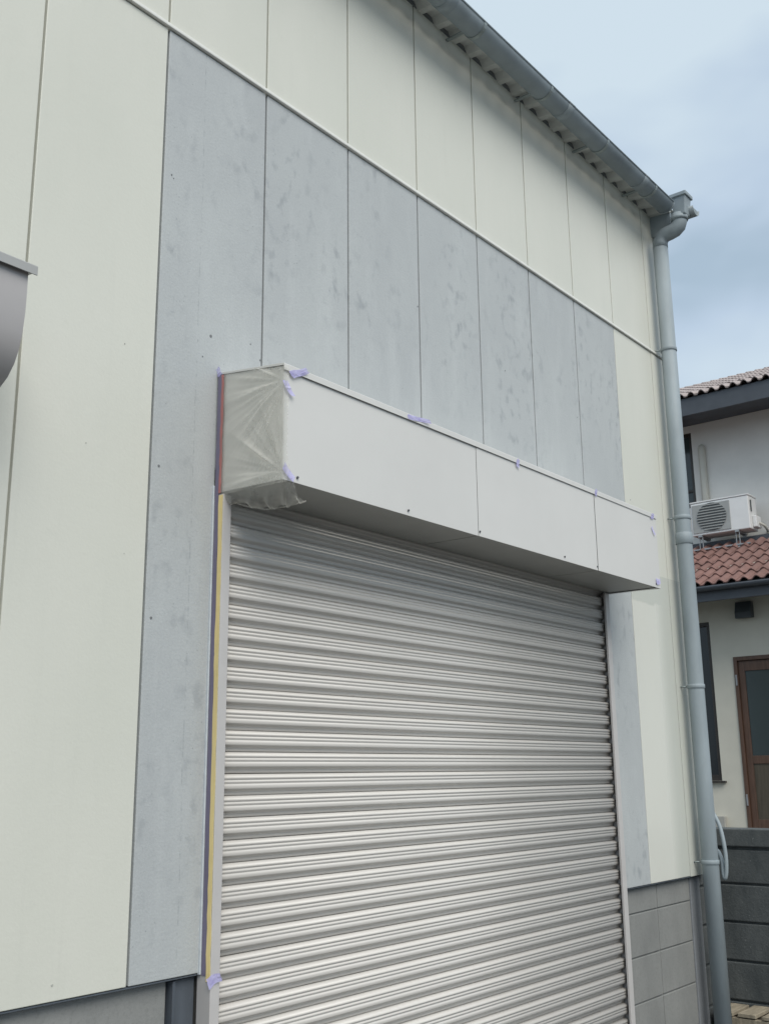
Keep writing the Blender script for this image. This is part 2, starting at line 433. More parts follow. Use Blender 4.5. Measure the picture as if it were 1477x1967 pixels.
# corrugated roof with its overhang
def roof_mesh():
    mb = MB(); pit = .132; h = .034
    xs = []; x = XL - .1
    while x < 3.90:
        xs += [(x, 0), (x + .034, 0), (x + .056, h), (x + .108, h)]; x += pit
    def z(y): return 4.905 + (y + .13) * .10
    ys = [-.135, 0.0, 5.2]; n = len(xs); v = []
    for y in ys:
        for (xx, hh) in xs: v.append((xx, y, z(y) + hh))
    for y in ys:
        for (xx, hh) in xs: v.append((xx, y, z(y) + hh + .003))
    f = []
    for j in range(2):
        for i in range(n - 1):
            f.append((j * n + i, j * n + i + 1, (j + 1) * n + i + 1, (j + 1) * n + i))
            o = 3 * n
            f.append((o + j * n + i, o + (j + 1) * n + i, o + (j + 1) * n + i + 1, o + j * n + i + 1))
    for i in range(n - 1): f.append((i, 3 * n + i, 3 * n + i + 1, i + 1))
    return mb.add(v, f)
roof = part(roof_mesh(), 'roof', M['roof'])
part(MB().prism([(-.135, 4.80), (-.135, 4.905), (.06, 4.925), (.06, 4.79), (-.06, 4.775)], 'x', 3.800, 3.875), 'verge_end', M['gutter'], None, .004)
o = MB().box(XL, 3.855, -.001, .05, ZT, ZT + .05).build('eave_closure', M['seal_d'])
o.parent = roof
# nail heads and dents in the panels
for (x, z, r) in [(.035, 3.441, .0045), (.044, 3.432, .003), (.447, 2.926, .006), (.222, 2.941, .008), (.032, 2.458, .0065), (.027, 1.997, .007),
                  (1.352, 3.446, .005), (-.114, 2.806, .0035), (-.229, 2.468, .003), (-.234, 1.045, .005), (.19, 2.86, .004), (.40, 2.97, .004),
                  (2.02, 3.36, .004), (2.70, 3.31, .004), (3.25, 2.98, .004)]:
    r *= .62; n = 10
    part(MB().prism([(x + r * math.cos(2 * math.pi * k / n), z + r * math.sin(2 * math.pi * k / n)) for k in range(n)], 'y', -.0012, .001), 'nail', M['seal_d'] if x > 0 else M['seal_l'])

# ------------------------------------------------------------------ roller shutter
shu = empty('roller_shutter', 'closed light grey slatted roller shutter with long box housing above', 'shutter', (1.545, 0, 0))
PIT = .0644
prof = [(-.0008, .0), (-.0062, -.0012), (-.0125, -.0032), (-.0172, -.0060), (-.0195, -.0092), (-.0200, -.0122),   # rolled top that catches the sky
        (-.0190, -.0146), (-.0160, -.0163), (-.0172, -.0190), (-.0189, -.0220), (-.0184, -.0252), (-.0152, -.0274),
        (-.0166, -.0302), (-.0182, -.0335), (-.0180, -.0372), (-.0174, -.0408), (-.0166, -.0430), (-.0150, -.0444),
        (-.0075, -.0478), (-.0028, -.0500), (-.0014, -.0516), (-.0012, -.0560), (-.0012, -.0622), (.0050, -.0624), (.0050, -.0638)]
def slat_mesh():
    mb = MB(); xa, xb = .275, 2.815
    n = len(prof)
    v = [(x - 1.545, y, z) for x in (xa, xb) for (y, z) in prof] + [(x - 1.545, .012, z) for x in (xa, xb) for z in (0, -.0638)]
    f = [(i, i + 1, n + i + 1, n + i) for i in range(n - 1)]
    mb.add(v, f, True)
    b = 2 * n
    mb.f += [(0, n, b + 2, b), (n - 1, b + 1, b + 3, 2 * n - 1), (b, b + 2, b + 3, b + 1), tuple(list(range(n)) + [b + 1, b]), tuple([n + i for i in reversed(range(n))] + [b + 2, b + 3])]
    mb.smooth += [False] * 5
    me = mb.mesh('slat'); me.materials.append(M['shutter']); return me
sm = slat_mesh()
ztop = 1.609 + .0095 + PIT * 13
zt = ztop; k = 0
while zt - PIT > .03:
    o = link('slat', sm, None, shu); o.location = (0, -.004 + random.uniform(-.0006, .0006), zt); o.rotation_euler = (random.uniform(-.012, .012), random.uniform(-.0004, .0004), 0); zt -= PIT
keep(MB().box(.275, 2.815, -.022, .010, .004, zt + .0005).build('bottom_bar', M['rail'], None, .003), shu)
keep(MB().box(.262, 2.828, .013, .05, 0, 2.5).build('shutter_back', M['boxin']), shu)
# guide rails: channel section
gl = MB().prism([(.254, .012), (.254, -.045), (.289, -.045), (.289, -.034), (.266, -.034), (.266, .012)], 'z', 0, 2.408)
keep(gl.build('guide_rail', M['rail'], None, .0015, 2), shu)
gr = MB().prism([(2.836, .012), (2.836, -.045), (2.796, -.045), (2.796, -.034), (2.824, -.034), (2.824, .012)], 'z', 0, 2.408)
keep(gr.build('guide_rail', M['rail'], None, .0015, 2), shu)
# box housing
BX0, BX1, BF, BZ0, BZ1 = .261, 2.884, -.297, 2.409, 2.772
box = bpy.data.objects.new('box_housing', None); COL.objects.link(box); box.parent = shu
def bpart(mb, name, mat, bevel=.0015):
    o = mb.build(name, mat, None, bevel, 2); o.parent = box; o.matrix_parent_inverse = Matrix.Translation(-Vector(shu.location)); return o
for a, b, d in ((BX0, 1.3048, 0), (1.3067, 2.2441, .0012), (2.2472, BX1, .0026)):
    bpart(MB().box(a, b, BF - d, BF + .0016 - d, BZ0 + .001, BZ1), 'front_panel', M['box'], .0005)
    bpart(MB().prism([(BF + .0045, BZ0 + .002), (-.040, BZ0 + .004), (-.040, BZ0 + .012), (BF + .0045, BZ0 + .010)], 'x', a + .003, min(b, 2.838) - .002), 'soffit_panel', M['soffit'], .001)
bpart(MB().box(2.8435, BX1 - .004, BF + .0055, -.002, BZ0 + .003, BZ0 + .010), 'soffit_panel', M['box'], .001)
bpart(MB().box(2.8365, 2.8425, BF + .006, -.002, BZ0 - .0005, BZ0 + .0035), 'soffit_joint', M['boxin'], 0)
for a, b in ((BX0 - .001, BX0 + .003), (BX1 - .003, BX1 + .001)):
    bpart(MB().prism([(BF + .001, BZ0 + .001), (-.003, BZ0 + .008), (-.003, BZ1 + .044), (BF + .001, BZ1)], 'x', a, b), 'end_plate', M['box'], .001)
# lid with a turned-down front lip
lid = [(-.002, 2.822), (BF - .004, BZ1 + .0085), (BF - .0065, BZ1 + .006), (BF - .0065, BZ1 - .014), (BF - .0045, BZ1 - .014), (BF - .0035, BZ1 + .001), (-.002, 2.815)]
bpart(MB().prism(lid, 'x', BX0 - .006, BX1 + .005), 'lid', M['box'], .0006)
bpart(MB().prism([(BF + .02, BZ1 - .02), (-.01, BZ1 + .01), (-.01, 2.50), (-.03, 2.47), (BF + .02, 2.47)], 'x', BX0 + .02, BX1 - .02), 'winding_drum', M['boxin'])
for x in (.322, .874, 1.312, 1.949, 2.239, 2.835):
    bpart(MB().prism([(x + .0042 * math.cos(a * math.pi / 5), 2.4275 + .0042 * math.sin(a * math.pi / 5)) for a in range(10)], 'y', BF - .005, BF - .0015), 'screw', M['screw'], .0008)

# white caulk bead beside the left rail
cb = MB().prism([(.2462, .004), (.2470, -.006), (.2500, -.0075), (.2537, -.006), (.2537, .004)], 'z', ZB - .004, 2.44)
tag(cb.build('caulk_bead', M['caulk'], None, .001), 'thin white caulk bead running up beside the left shutter rail', 'sealant')
# masking tapes on the side of the left guide rail
def strip_x(x, y0, y1, z0, z1, wob, seed, n=40):
    rr = random.Random(seed); mb = MB(); v = []; f = []
    for i in range(n + 1):
        t = i / n; z = z0 + (z1 - z0) * t
        w0 = rr.uniform(-wob, wob); w1 = rr.uniform(-wob, wob); d = rr.uniform(0, wob * .5)
        for (yy, dx) in ((y0 + w0, 0), (y1 + w1, 0)):
            v.append((x - d, yy, z)); v.append((x - d + .0012, yy, z))
    for i in range(n):
        a = i * 4; b = a + 4
        f += [(a, b, b + 2, a + 2), (a + 1, a + 3, b + 3, b + 1), (a, a + 1, b + 1, b), (a + 2, b + 2, b + 3, a + 3)]
    return mb.add(v, f)
tag(strip_x(.2525, -.0262, -.008, 1.00, 2.812, .0010, 3).build('masking_tape', M['purple']), 'long dark purple masking strip up the side of the left shutter rail', 'tape')
tag(strip_x(.2522, -.0435, -.0262, .985, 2.405, .0014, 4).build('masking_tape', M['yellow']), 'long yellow tape strip beside the purple one on the left shutter rail', 'tape')
tag(strip_x(.2520, -.0345, -.0250, 2.412, 2.808, .0013, 5, 24).build('masking_tape', M['redtape']), 'dull red tape strip upright at the wall end of the shutter box', 'tape')

# ------------------------------------------------------------------ plastic film over the left end of the box
def film_end():
    ny, nz = 72, 84; mb = MB(); v = []; f = []
    rr = random.Random(11)
    A = [(-.302, 2.722), (-.302, 2.432)]
    ph = [[(rr.uniform(9, 13), rr.uniform(0, 6.28), 1.0), (rr.uniform(19, 26), rr.uniform(0, 6.28), .5), (rr.uniform(33, 44), rr.uniform(0, 6.28), .28)] for _ in A]
    def disp(y, z):
        s = .0035
        for (ay, az), p in zip(A, ph):
            dy, dz = y - ay, z - az; r = math.hypot(dy, dz) + 1e-4; th = math.atan2(dz, dy)
            w = math.exp(-((r - .11) / .11) ** 2) * min(1, r / .05)
            q = 0
            for fr, pp, am in p: q += am * (1 - abs(math.sin(fr * th * .5 + pp))) ** 3.0
            s += .0105 * w * q
        s += .002 * math.sin(37 * y + 21 * z) * math.sin(29 * z - 11 * y)
        edge = min(1, (-.012 - y) / .03 + .15) * min(1, (z - 2.40) / .03 + .2)
        return max(.0012, s * max(.1, edge))
    for j in range(nz + 1):
        z = 2.400 + (2.770 - 2.400) * j / nz
        for i in range(ny + 1):
            t = i / ny
            y = -.012 + (-.299 + .012) * t
            zz = z + (1 - t) * .042 * (j / nz) + (1 - t) * .008 * (1 - j / nz)
            v.append((.2595 - disp(y, zz), y, zz))
        # wrap round on to the front with a ragged edge
        lap = .004 + .010 * max(0, math.sin(z * 43) * math.sin(z * 17 + 1)) + rr.uniform(0, .003)
        v.append((.2575, -.3075, z)); v.append((.2575 + lap, -.3095 - rr.uniform(0, .004), z))
    w = ny + 3
    for j in range(nz):
        for i in range(w - 1): f.append((j * w + i, j * w + i + 1, (j + 1) * w + i + 1, (j + 1) * w + i))
    return mb.add(v, f, True)
pf = empty('plastic_sheet', 'translucent wrinkled plastic film masking the left end of the shutter box', 'plastic sheet', (.255, -.15, 2.40))
keep(film_end().build('cover', M['film']), pf)
def film_flap():
    mb = MB(); v = []; f = []; nu, nv = 40, 16; rr = random.Random(5)
    top = [(.258, -.035, 2.409), (.258, -.17, 2.405), (.259, -.297, 2.404), (.308, -.300, 2.407)]
    bot = [(.292, -.055, 2.385), (.318, -.17, 2.350), (.348, -.23, 2.354), (.384, -.278, 2.369)]
    def along(pts, t):
        t *= len(pts) - 1; i = min(int(t), len(pts) - 2); q = t - i
        return Vector(pts[i]).lerp(Vector(pts[i + 1]), q)
    for j in range(nv + 1):
        s = j / nv
        for i in range(nu + 1):
            t = i / nu
            p = along(top, t).lerp(along(bot, t), s)
            b = .010 * math.sin(s * math.pi) + .006 * s * math.sin(t * 26 + 2 * s) + .003 * s * math.sin(t * 61 + s * 9)
            p += Vector((-b * .4, b * .3, -b)) + Vector([rr.uniform(-.0008, .0008) for _ in range(3)])
            v.append(p)
    w = nu + 1
    for j in range(nv):
        for i in range(nu): f.append((j * w + i, j * w + i + 1, (j + 1) * w + i + 1, (j + 1) * w + i))
    return mb.add(v, f, True)
keep(film_flap().build('loose_flap', M['film']), pf)
keep(MB().tube([(.292, -.052, 2.386), (.300, -.10, 2.367), (.318, -.17, 2.348), (.348, -.23, 2.353), (.384, -.278, 2.369)], .0022, 6).build('rolled_hem', M['film']), pf)

# ------------------------------------------------------------------ scraps of lilac masking tape
TG = 'scraps of lilac masking tape on the shutter'
def scrap(cx, cz, w, h, rot, label, y=BF - .0072, seed=0, curl=.004, normal='y'):
    rr = random.Random(seed); nu, nv = 9, 5; v = []; f = []
    c, s = math.cos(rot), math.sin(rot); sk = rr.uniform(-.5, .5)
    e0 = [rr.uniform(-.04, .04) * w for _ in range(nv + 1)]; e1 = [rr.uniform(-.04, .04) * w for _ in range(nv + 1)]
    fold = rr.uniform(.3, .7)
    for j in range(nv + 1):
        for i in range(nu + 1):
            t = i / nu; q = j / nv - .5
            a = (t - .5) * w + (1 - t) * e0[j] + t * e1[j] + sk * q * h
            b = q * h * (1 - .25 * t) + .08 * h * math.sin(5 * t + seed)
            d = curl * max(0, t - .6) * 1.5 + .0018 * math.exp(-((t - fold) / .07) ** 2) + rr.uniform(0, .0006)
            p = (cx + a * c - b * s, y - d, cz + a * s + b * c)
            if normal == 'x': p = (cx - d, y + a * c - b * s, cz + a * s + b * c)
            v.append(p)
    w1 = nu + 1
    for j in range(nv):
        for i in range(nu): f.append((j * w1 + i, j * w1 + i + 1, (j + 1) * w1 + i + 1, (j + 1) * w1 + i))
    o = MB().add(v, f).build('tape_scrap', M['tape']); tag(o, label, 'tape', TG)
    return o
scrap(.318, 2.764, .075, .026, .5, 'lilac tape scrap on the box lid nearest the plastic sheet', seed=1, curl=.010)
scrap(.275, 2.700, .055, .022, -.85, 'lilac tape scrap holding the upper front edge of the plastic', seed=2)
scrap(.278, 2.432, .055, .024, -.75, 'lilac tape scrap holding the lower front edge of the plastic', seed=3)
scrap(.935, 2.772, .12, .018, .05, 'long crumpled lilac tape scrap on the middle of the lid edge', seed=4, curl=.016)
scrap(1.597, 2.757, .035, .024, 1.4, 'small lilac tape scrap on the lid right of the first box seam', seed=5)
scrap(2.257, 2.768, .03, .020, 1.3, 'tiny lilac tape scrap at the second box seam', seed=6)
scrap(2.838, 2.765, .030, .034, 1.4, 'lilac tape scrap on the top right corner of the shutter box', seed=7)
scrap(2.836, 2.690, .045, .014, -.9, 'slanting lilac tape scrap below the top right box corner', seed=8)
scrap(2.850, 2.440, .040, .030, 0, 'lilac tape scrap at the bottom right corner of the shutter box', seed=9)
scrap(.2515, 2.822, .030, .020, 1.1, 'pinkish tape tail sticking up at the wall corner of the box', y=-.012, seed=10, normal='x')
scrap(.262, .990, .045, .032, .3, 'crumpled lilac tape knot at the foot of the yellow strip', y=-.0475, seed=11, curl=.014)
scrap(2.845, .985, .022, .030, 1.0, 'tiny lilac tape tail at the foot of the right rail', y=-.020, seed=12, curl=.012)

# ------------------------------------------------------------------ quarter-round hood at the left edge
hd = empty('metal_hood', 'grey quarter round metal hood with flat lid at the left edge', 'hood', (-1.1, 0, 2.44))
hp = [(-.002, 2.790), (-.262, 2.768), (-.263, 2.70), (-.262, 2.655), (-.257, 2.605), (-.247, 2.565), (-.230, 2.530), (-.205, 2.502), (-.170, 2.480), (-.12, 2.462), (-.06, 2.452), (-.002, 2.45)]
mb = MB(); n = len(hp)
mb.add([(x, y, z) for x in (-1.62, -.607) for (y, z) in hp], [(i, i + 1, n + i + 1, n + i) for i in range(1, n - 1)], True)
mb.add([(x, y, z) for x in (-1.62, -.607) for (y, z) in hp], [tuple(range(n)), tuple(n + i for i in reversed(range(n)))])
keep(mb.build('body', M['hood']), hd)
keep(MB().prism([(-.002, 2.802), (-.275, 2.783), (-.277, 2.780), (-.277, 2.757), (-.274, 2.757), (-.270, 2.768), (-.002, 2.791)], 'x', -1.64, -.590).build('lid', M['hoodlid'], None, .0008), hd)

# ------------------------------------------------------------------ gutter
gut = empty('gutter', 'blue grey half round gutter along the corrugated eave', 'gutter', (.6, -.165, 4.84))
def half_round(cy, cz, r, dz, n=16, th=.003):
    out = [(cy + r * math.cos(math.pi + math.pi * k / n), cz + dz * math.sin(math.pi + math.pi * k / n)) for k in range(n + 1)]
    inn = [(cy + (r - th) * math.cos(math.pi + math.pi * k / n), cz + (dz - th) * math.sin(math.pi + math.pi * k / n)) for k in reversed(range(n + 1))]
    return out + inn
GY, GZ, GR, GD = -.165, 4.882, .055, .050
def tough(mb, name, x0, x1, r, d, th, parent=None):
    mb.prism(half_round(GY, GZ, r, d, 16, th), 'x', x0, x1, True); return mb
keep(tough(MB(), 'trough', XL - .1, 3.66, GR, GD, .003).tube([(XL - .1, GY - GR, GZ + .002), (3.66, GY - GR, GZ + .002)], .0055, 8).build('trough', M['gutter']), gut)
for x in (1.38, 2.42, 3.30, .1, -1.2):
    keep(tough(MB(), 's', x - .030, x + .030, GR + .0018, GD + .0018, .003).tube([(x - .030, GY - GR, GZ + .002), (x + .030, GY - GR, GZ + .002)], .0068, 8).build('joint_sleeve', M['gutter']), gut)
for x in (-2.0, -1.4, -.8, -.2, .4, 1.0, 1.62, 2.22, 2.82, 3.42):
    mbk = MB().prism(half_round(GY, GZ, GR + .0032, GD + .0032, 12, .003), 'x', x - .009, x + .009)
    mbk.box(x - .009, x + .009, GY + GR - .001, -.002, GZ + .010, GZ + .016)
    keep(mbk.build('bracket', M['steel']), gut)
keep(MB().prism([(GY + (GR + .003) * math.cos(math.pi + math.pi * k / 12), GZ + (GD + .003) * math.sin(math.pi + math.pi * k / 12)) for k in range(13)], 'x', 3.655, 3.668).build('end_cap', M['gutter']), gut)

# ------------------------------------------------------------------ downpipe with its collector
PX, PY, PRAD = 3.742, -.080, .044
dp = empty('downpipe', 'tall blue grey plastic downpipe at the building corner', 'pipe', (PX, PY, 0))
keep(MB().tube([(PX, PY, 4.71), (PX, PY, 3.2), (PX, PY, 1.5), (PX, PY, 0.0)], PRAD, 28).build('pipe', M['pipe']), dp)
el = [(PX, y_, z_) for y_, z_ in ((-.080, 4.655), (-.081, 4.688), (-.092, 4.716), (-.115, 4.732), (-.150, 4.737), (-.182, 4.744), (-.204, 4.760), (-.213, 4.785), (-.215, 4.835))]
keep(MB().tube(el, [.0455] * 9, 24).build('elbow', M['pipe']), dp)
def box_taper(cx, cy, z0, z1, w0, w1, mb=None):
    mb = mb or MB()
    v = [(cx + sx * w * .5, cy + sy * w * .5, z) for z, w in ((z0, w0), (z1, w1)) for sx, sy in ((-1, -1), (1, -1), (1, 1), (-1, 1))]
    return mb.add(v, [(3, 2, 1, 0), (4, 5, 6, 7)] + [(i, (i + 1) % 4, 4 + (i + 1) % 4, 4 + i) for i in range(4)])
CX, CY = 3.742, -.232
cl = keep(box_taper(CX, CY, 4.815, 4.935, .070, .095).build('collector', M['gutter'], None, .005), dp)
rm = box_taper(CX, CY, 4.928, 4.953, .112, .112).build('rim', M['gutter'], None, .004)
rm.parent = cl
keep(MB().tube([(PX, -.215, 4.792), (PX, -.215, 4.818)], .051, 22).build('outlet_collar', M['pipe']), dp)
# stub of the gable end gutter turning the corner
sg = MB(); pr = half_round(0, 0, .048, .048, 12, .004)
sg.prism([(PX + .06 + q[0] + .0, 4.872 + q[1]) for q in pr], 'y', -.30, -.16, True)
sg.prism([(PX + .06 + .046 * math.cos(math.pi + math.pi * k / 12), 4.872 + .046 * math.sin(math.pi + math.pi * k / 12)) for k in range(13)], 'y', -.292, -.285)
keep(sg.build('gutter_stub', M['gutter']), dp)
for z, arm in ((3.988, .085), (2.955, .10), (1.998, .06), (1.075, .07)):
    n = 28; rin, rout = PRAD - .001, PRAD + .004
    mbs = MB()
    ring = [(PX + rout * math.cos(2 * math.pi * k / n), PY + rout * math.sin(2 * math.pi * k / n)) for k in range(n)]
    mbs.prism(ring, 'z', z - .011, z + .011, True)
    s = keep(mbs.build('strap', M['pipe'], None, .001, 1), dp)
    a = MB().tube([(PX - .02, PY + .045, z), (PX - .03, -.004, z)], .0045, 8).build('strap_arm', M['steel'])
    a.parent = s
    a = MB().box(PX + PRAD + .002, PX + PRAD + .018, PY - .012, PY + .006, z - .010, z + .010).build('strap_clasp', M['steel'], None, .002)
    a.parent = s
keep(MB().prism([(PX + (PRAD + .0045) * math.cos(2 * math.pi * k / 28), PY + (PRAD + .0045) * math.sin(2 * math.pi * k / 28)) for k in range(28)], 'z', 2.80, 2.865, True).build('pipe_socket', M['pipe'], None, .0015, 1), dp)

# loose hose loop behind the strap
def spline(pts, n=8):
    out = []
    P = [Vector(q) for q in pts]; P = [P[0] * 2 - P[1]] + P + [P[-1] * 2 - P[-2]]
    for i in range(1, len(P) - 2):
        for k in range(n):
            t = k / n; a, b, c, d = P[i - 1], P[i], P[i + 1], P[i + 2]
            out.append(.5 * ((2 * b) + (c - a) * t + (2 * a - 5 * b + 4 * c - d) * t * t + (3 * b - a - 3 * c + d) * t ** 3))
    return out + [P[-2]]
ho = MB().tube(spline([(3.79, -.070, 1.36), (3.785, -.105, 1.315), (3.775, -.135, 1.255), (3.765, -.153, 1.18), (3.762, -.160, 1.10), (3.762, -.156, 1.03), (3.764, -.146, .995), (3.768, -.137, 1.02), (3.775, -.132, 1.075), (3.785, -.115, 1.12), (3.795, -.09, 1.14)]), .0105, 10)
tag(ho.build('hose', M['pipe']), 'loop of pale blue grey hose hanging behind the downpipe strap', 'hose')

# ------------------------------------------------------------------ dark boundary wall at the corner
bw = empty('block_wall', 'dark stained concrete block boundary wall beside the downpipe', 'wall', (4.17, -1.0, 0))
zc = [-.02, .132, .332, .534, .735, .935, 1.122]
DX = 4.10
for r in range(6):
    y = .034; k = 0
    off = .0 if r % 2 else .06
    ys = [.034]; q = .034 - .4 + off
    while q > -2.2: ys.append(q); q -= .4
    ys.append(-2.2)
    for a, b in zip(ys[:-1], ys[1:]):
        j = random.uniform(-.0025, .0025)
        keep(MB().box(DX + j, DX + .12, b + .004, a - .004, zc[r] + .006, zc[r + 1] - .006).build('block', M['darkblock'], None, .005), bw)
    # return leg to the building
    xs = [3.838, 4.094]
    for a, b in zip(xs[:-1], xs[1:]):
        j = random.uniform(-.0025, .0025)
        keep(MB().box(a + .003, b - .003, .036 + j, .15, zc[r] + .006, zc[r + 1] - .006).build('block', M['darkblock'], None, .005), bw)
keep(MB().box(DX + .014, DX + .11, -2.2, .034, 0, 1.136).build('mortar', M['darkblock']), bw)
keep(MB().box(3.838, 4.09, .048, .14, 0, 1.12).build('mortar', M['darkblock']), bw)
y = .12
while y > -2.2:
    b = max(y - .6, -2.2)
    keep(MB().box(DX - .012, DX + .132, b + .003, y - .003, 1.134, 1.229).build('cap_block', M['darkblock'], None, .006), bw); y = b

# weathered pallet leaning against nothing, lying on blocks at the foot of the wall
pl = empty('wooden_pallet', 'weathered wooden pallet lying behind the foot of the downpipe', 'pallet', (3.97, -.62, 0))
for k in range(9):
    y1 = .012 - k * .128; w = .098 + random.uniform(-.006, .006)
    keep(MB().box(3.846 + random.uniform(-.004, .004), 4.088, y1 - w, y1, .300 + random.uniform(-.003, .003), .320 + random.uniform(-.002, .002)).build('top_board', M['pallet'], None, .002), pl)
for x in (3.852, 3.955, 4.056):
    keep(MB().box(x, x + .028, -1.12, .005, .205, .297).build('stringer', M['pallet'], None, .003), pl)
for k in range(5):
    y1 = .0 - k * .25
    keep(MB().box(3.848, 4.088, y1 - .10, y1, .184, .203).build('bottom_board', M['pallet'], None, .002), pl)
for yy in (-.12, -.95):
    bk = MB().box(3.88, 4.06, yy - .05, yy + .05, 0, .182).build('concrete_spacer', M['concrete'], None, .004)
    tag(bk, 'concrete block hidden under the %s end of the wooden pallet' % ('far' if yy > -.5 else 'near'), 'block')

# ------------------------------------------------------------------ neighbouring house
hs = empty('neighbour_house', 'cream rendered two storey house with brown tiled roofs behind the pipe', 'house', (14, 2, 0))
def hpart(mb, name, mat, parent=None, bevel=0):
    o = mb.build(name, mat, None, bevel, 2); o.parent = parent or hs
    if parent is None: o.matrix_parent_inverse = Matrix.Translation(-Vector(hs.location))
    return o
XA, XB = 11.0, 12.3
def wall_with_holes(x0, x1, y0, y1, z0, z1, holes):
    """x-facing wall built from slabs round rectangular openings (ya, yb, za, zb)"""
    mb = MB(); ys = sorted(set([y0, y1] + [h[0] for h in holes] + [h[1] for h in holes]))
    for a, b in zip(ys[:-1], ys[1:]):
        hh = sorted([(h[2], h[3]) for h in holes if h[0] <= a + 1e-6 and h[1] >= b - 1e-6])
        z = z0
        for c, d in hh:
            if c > z: mb.box(x0, x1, a, b, z, c)
            z = d
        if z < z1: mb.box(x0, x1, a, b, z, z1)
    return mb
DY0, DY1, DZ0, DZ1 = 1.52, 2.435, .85, 2.90
WY0, WY1, WZ0, WZ1 = 2.707, 3.45, 1.42, 3.365
hpart(wall_with_holes(XA, XA + .18, -4.0, 8.0, 0, 4.05, [(DY0, DY1, DZ0, DZ1), (WY0, WY1, WZ0, WZ1)]), 'ground_floor_wall', M['housewall'])
UY0, UY1, UZ0, UZ1 = 3.255, 4.1, 5.20, 6.32
hpart(wall_with_holes(XB, XB + .18, -4.0, 8.0, 4.2, 6.75, [(UY0, UY1, UZ0, UZ1)]), 'upper_floor_wall', M['housewall2'])
hpart(MB().box(XA + .18, 18, 7.8, 8.0, 0, 6.7).box(XA + .18, 18, -4.0, -3.8, 0, 6.7).box(17.8, 18, -3.8, 7.8, 0, 6.7), 'outer_wall', M['housewall'])
# door
dr = hpart(MB().box(XA - .02, XA + .10, DY1 - .045, DY1, DZ0, DZ1).box(XA - .02, XA + .10, DY0, DY0 + .045, DZ0, DZ1).box(XA - .02, XA + .10, DY0 + .045, DY1 - .045, DZ1 - .05, DZ1), 'door', M['wood'], None, .004)
lf = MB()
LY0, LY1 = DY0 + .048, DY1 - .048
lf.box(XA + .01, XA + .05, LY1 - .075, LY1, DZ0, DZ1 - .054)
lf.box(XA + .01, XA + .05, LY0, LY0 + .075, DZ0, DZ1 - .054)
for za, zb in ((2.725, DZ1 - .054), (1.615, 1.71), (DZ0, DZ0 + .12)):
    lf.box(XA + .01, XA + .05, LY0 + .075, LY1 - .075, za, zb)
hpart(lf, 'leaf', M['wood'], dr, .003)
hpart(MB().box(XA + .025, XA + .035, LY0 + .072, LY1 - .072, 1.708, 2.728), 'pane', M['glass'], dr)
hpart(MB().box(XA + .022, XA + .04, LY0 + .072, LY1 - .072, DZ0 + .118, 1.618), 'lower_panel', M['woodpan'], dr)
for z in (2.55, 1.13):
    hpart(MB().box(XA - .032, XA - .018, DY1 - .035, DY1 - .015, z, z + .13), 'hinge', M['galv'], dr, .003)
# tall dark window
wd = hpart(MB().box(XA + .02, XA + .10, WY0, WY0 + .045, WZ0, WZ1).box(XA + .02, XA + .10, WY1 - .045, WY1, WZ0, WZ1).box(XA + .02, XA + .10, WY0 + .045, WY1 - .045, WZ1 - .05, WZ1).box(XA + .02, XA + .10, WY0 + .045, WY1 - .045, WZ0, WZ0 + .07), 'window', M['darkframe'], None, .003)
hpart(MB().box(XA + .06, XA + .07, WY0 + .04, WY1 - .04, WZ0 + .06, WZ1 - .04), 'pane', M['glass2'], wd)
hpart(MB().box(XA - .05, XA + .10, WY0 - .055, WY1 + .055, WZ0 - .022, WZ0 - .001), 'sill', M['darkframe'], wd, .004)
# vent hood, meter box
hpart(MB().prism([(XA - .0, 3.365), (XA - .12, 3.355), (XA - .12, 3.43), (XA - .075, 3.565), (XA, 3.565)], 'y', 2.125, 2.325), 'vent_hood', M['vent'], None, .006)
hpart(MB().box(XA - .07, XA, 2.69, 2.82, .86, 1.005), 'meter_box', M['meter'], None, .01)
# upper window
uw = hpart(MB().box(XB + .02, XB + .10, UY0, UY0 + .045, UZ0, UZ1).box(XB + .02, XB + .10, UY1 - .045, UY1, UZ0, UZ1).box(XB + .02, XB + .10, UY0 + .045, UY1 - .045, UZ1 - .05, UZ1).box(XB + .02, XB + .10, UY0 + .045, UY1 - .045, UZ0, UZ0 + .05).box(XB + .04, XB + .09, UY0 + .045, UY1 - .045, 5.44, 5.475), 'window', M['darkframe'], None, .003)
hpart(MB().box(XB + .06, XB + .07, UY0 + .04, UY1 - .04, UZ0 + .04, UZ1 - .04), 'pane', M['glass'], uw)
# ivory duct cover
hpart(MB().tube([(XB - .035, 3.10, 4.95), (XB - .035, 3.10, 5.4), (XB - .035, 3.10, 6.02), (XB - .03, 3.10, 6.06), (XB - .01, 3.10, 6.085)], [.052, .052, .052, .048, .03], 14), 'duct_cover', M['duct'])
# lower roof
def zr(x): return 3.72 + (x - 10.4) * .50
lr = hpart(MB().prism([(10.42, zr(10.42) - .05), (10.42, zr(10.42)), (12.3, zr(12.3)), (12.3, zr(12.3) - .05)], 'y', -4.0, 8.0), 'lower_roof', M['fascia'])
hpart(MB().box(10.40, 10.43, -4.0, 8.0, 3.53, 3.715), 'fascia', M['fascia'], lr, .004)
hpart(MB().prism([(10.43, 3.555), (11.0, 3.80), (11.0, 3.82), (10.43, 3.58)], 'y', -4.0, 8.0), 'eave_soffit', M['fascia'], lr)
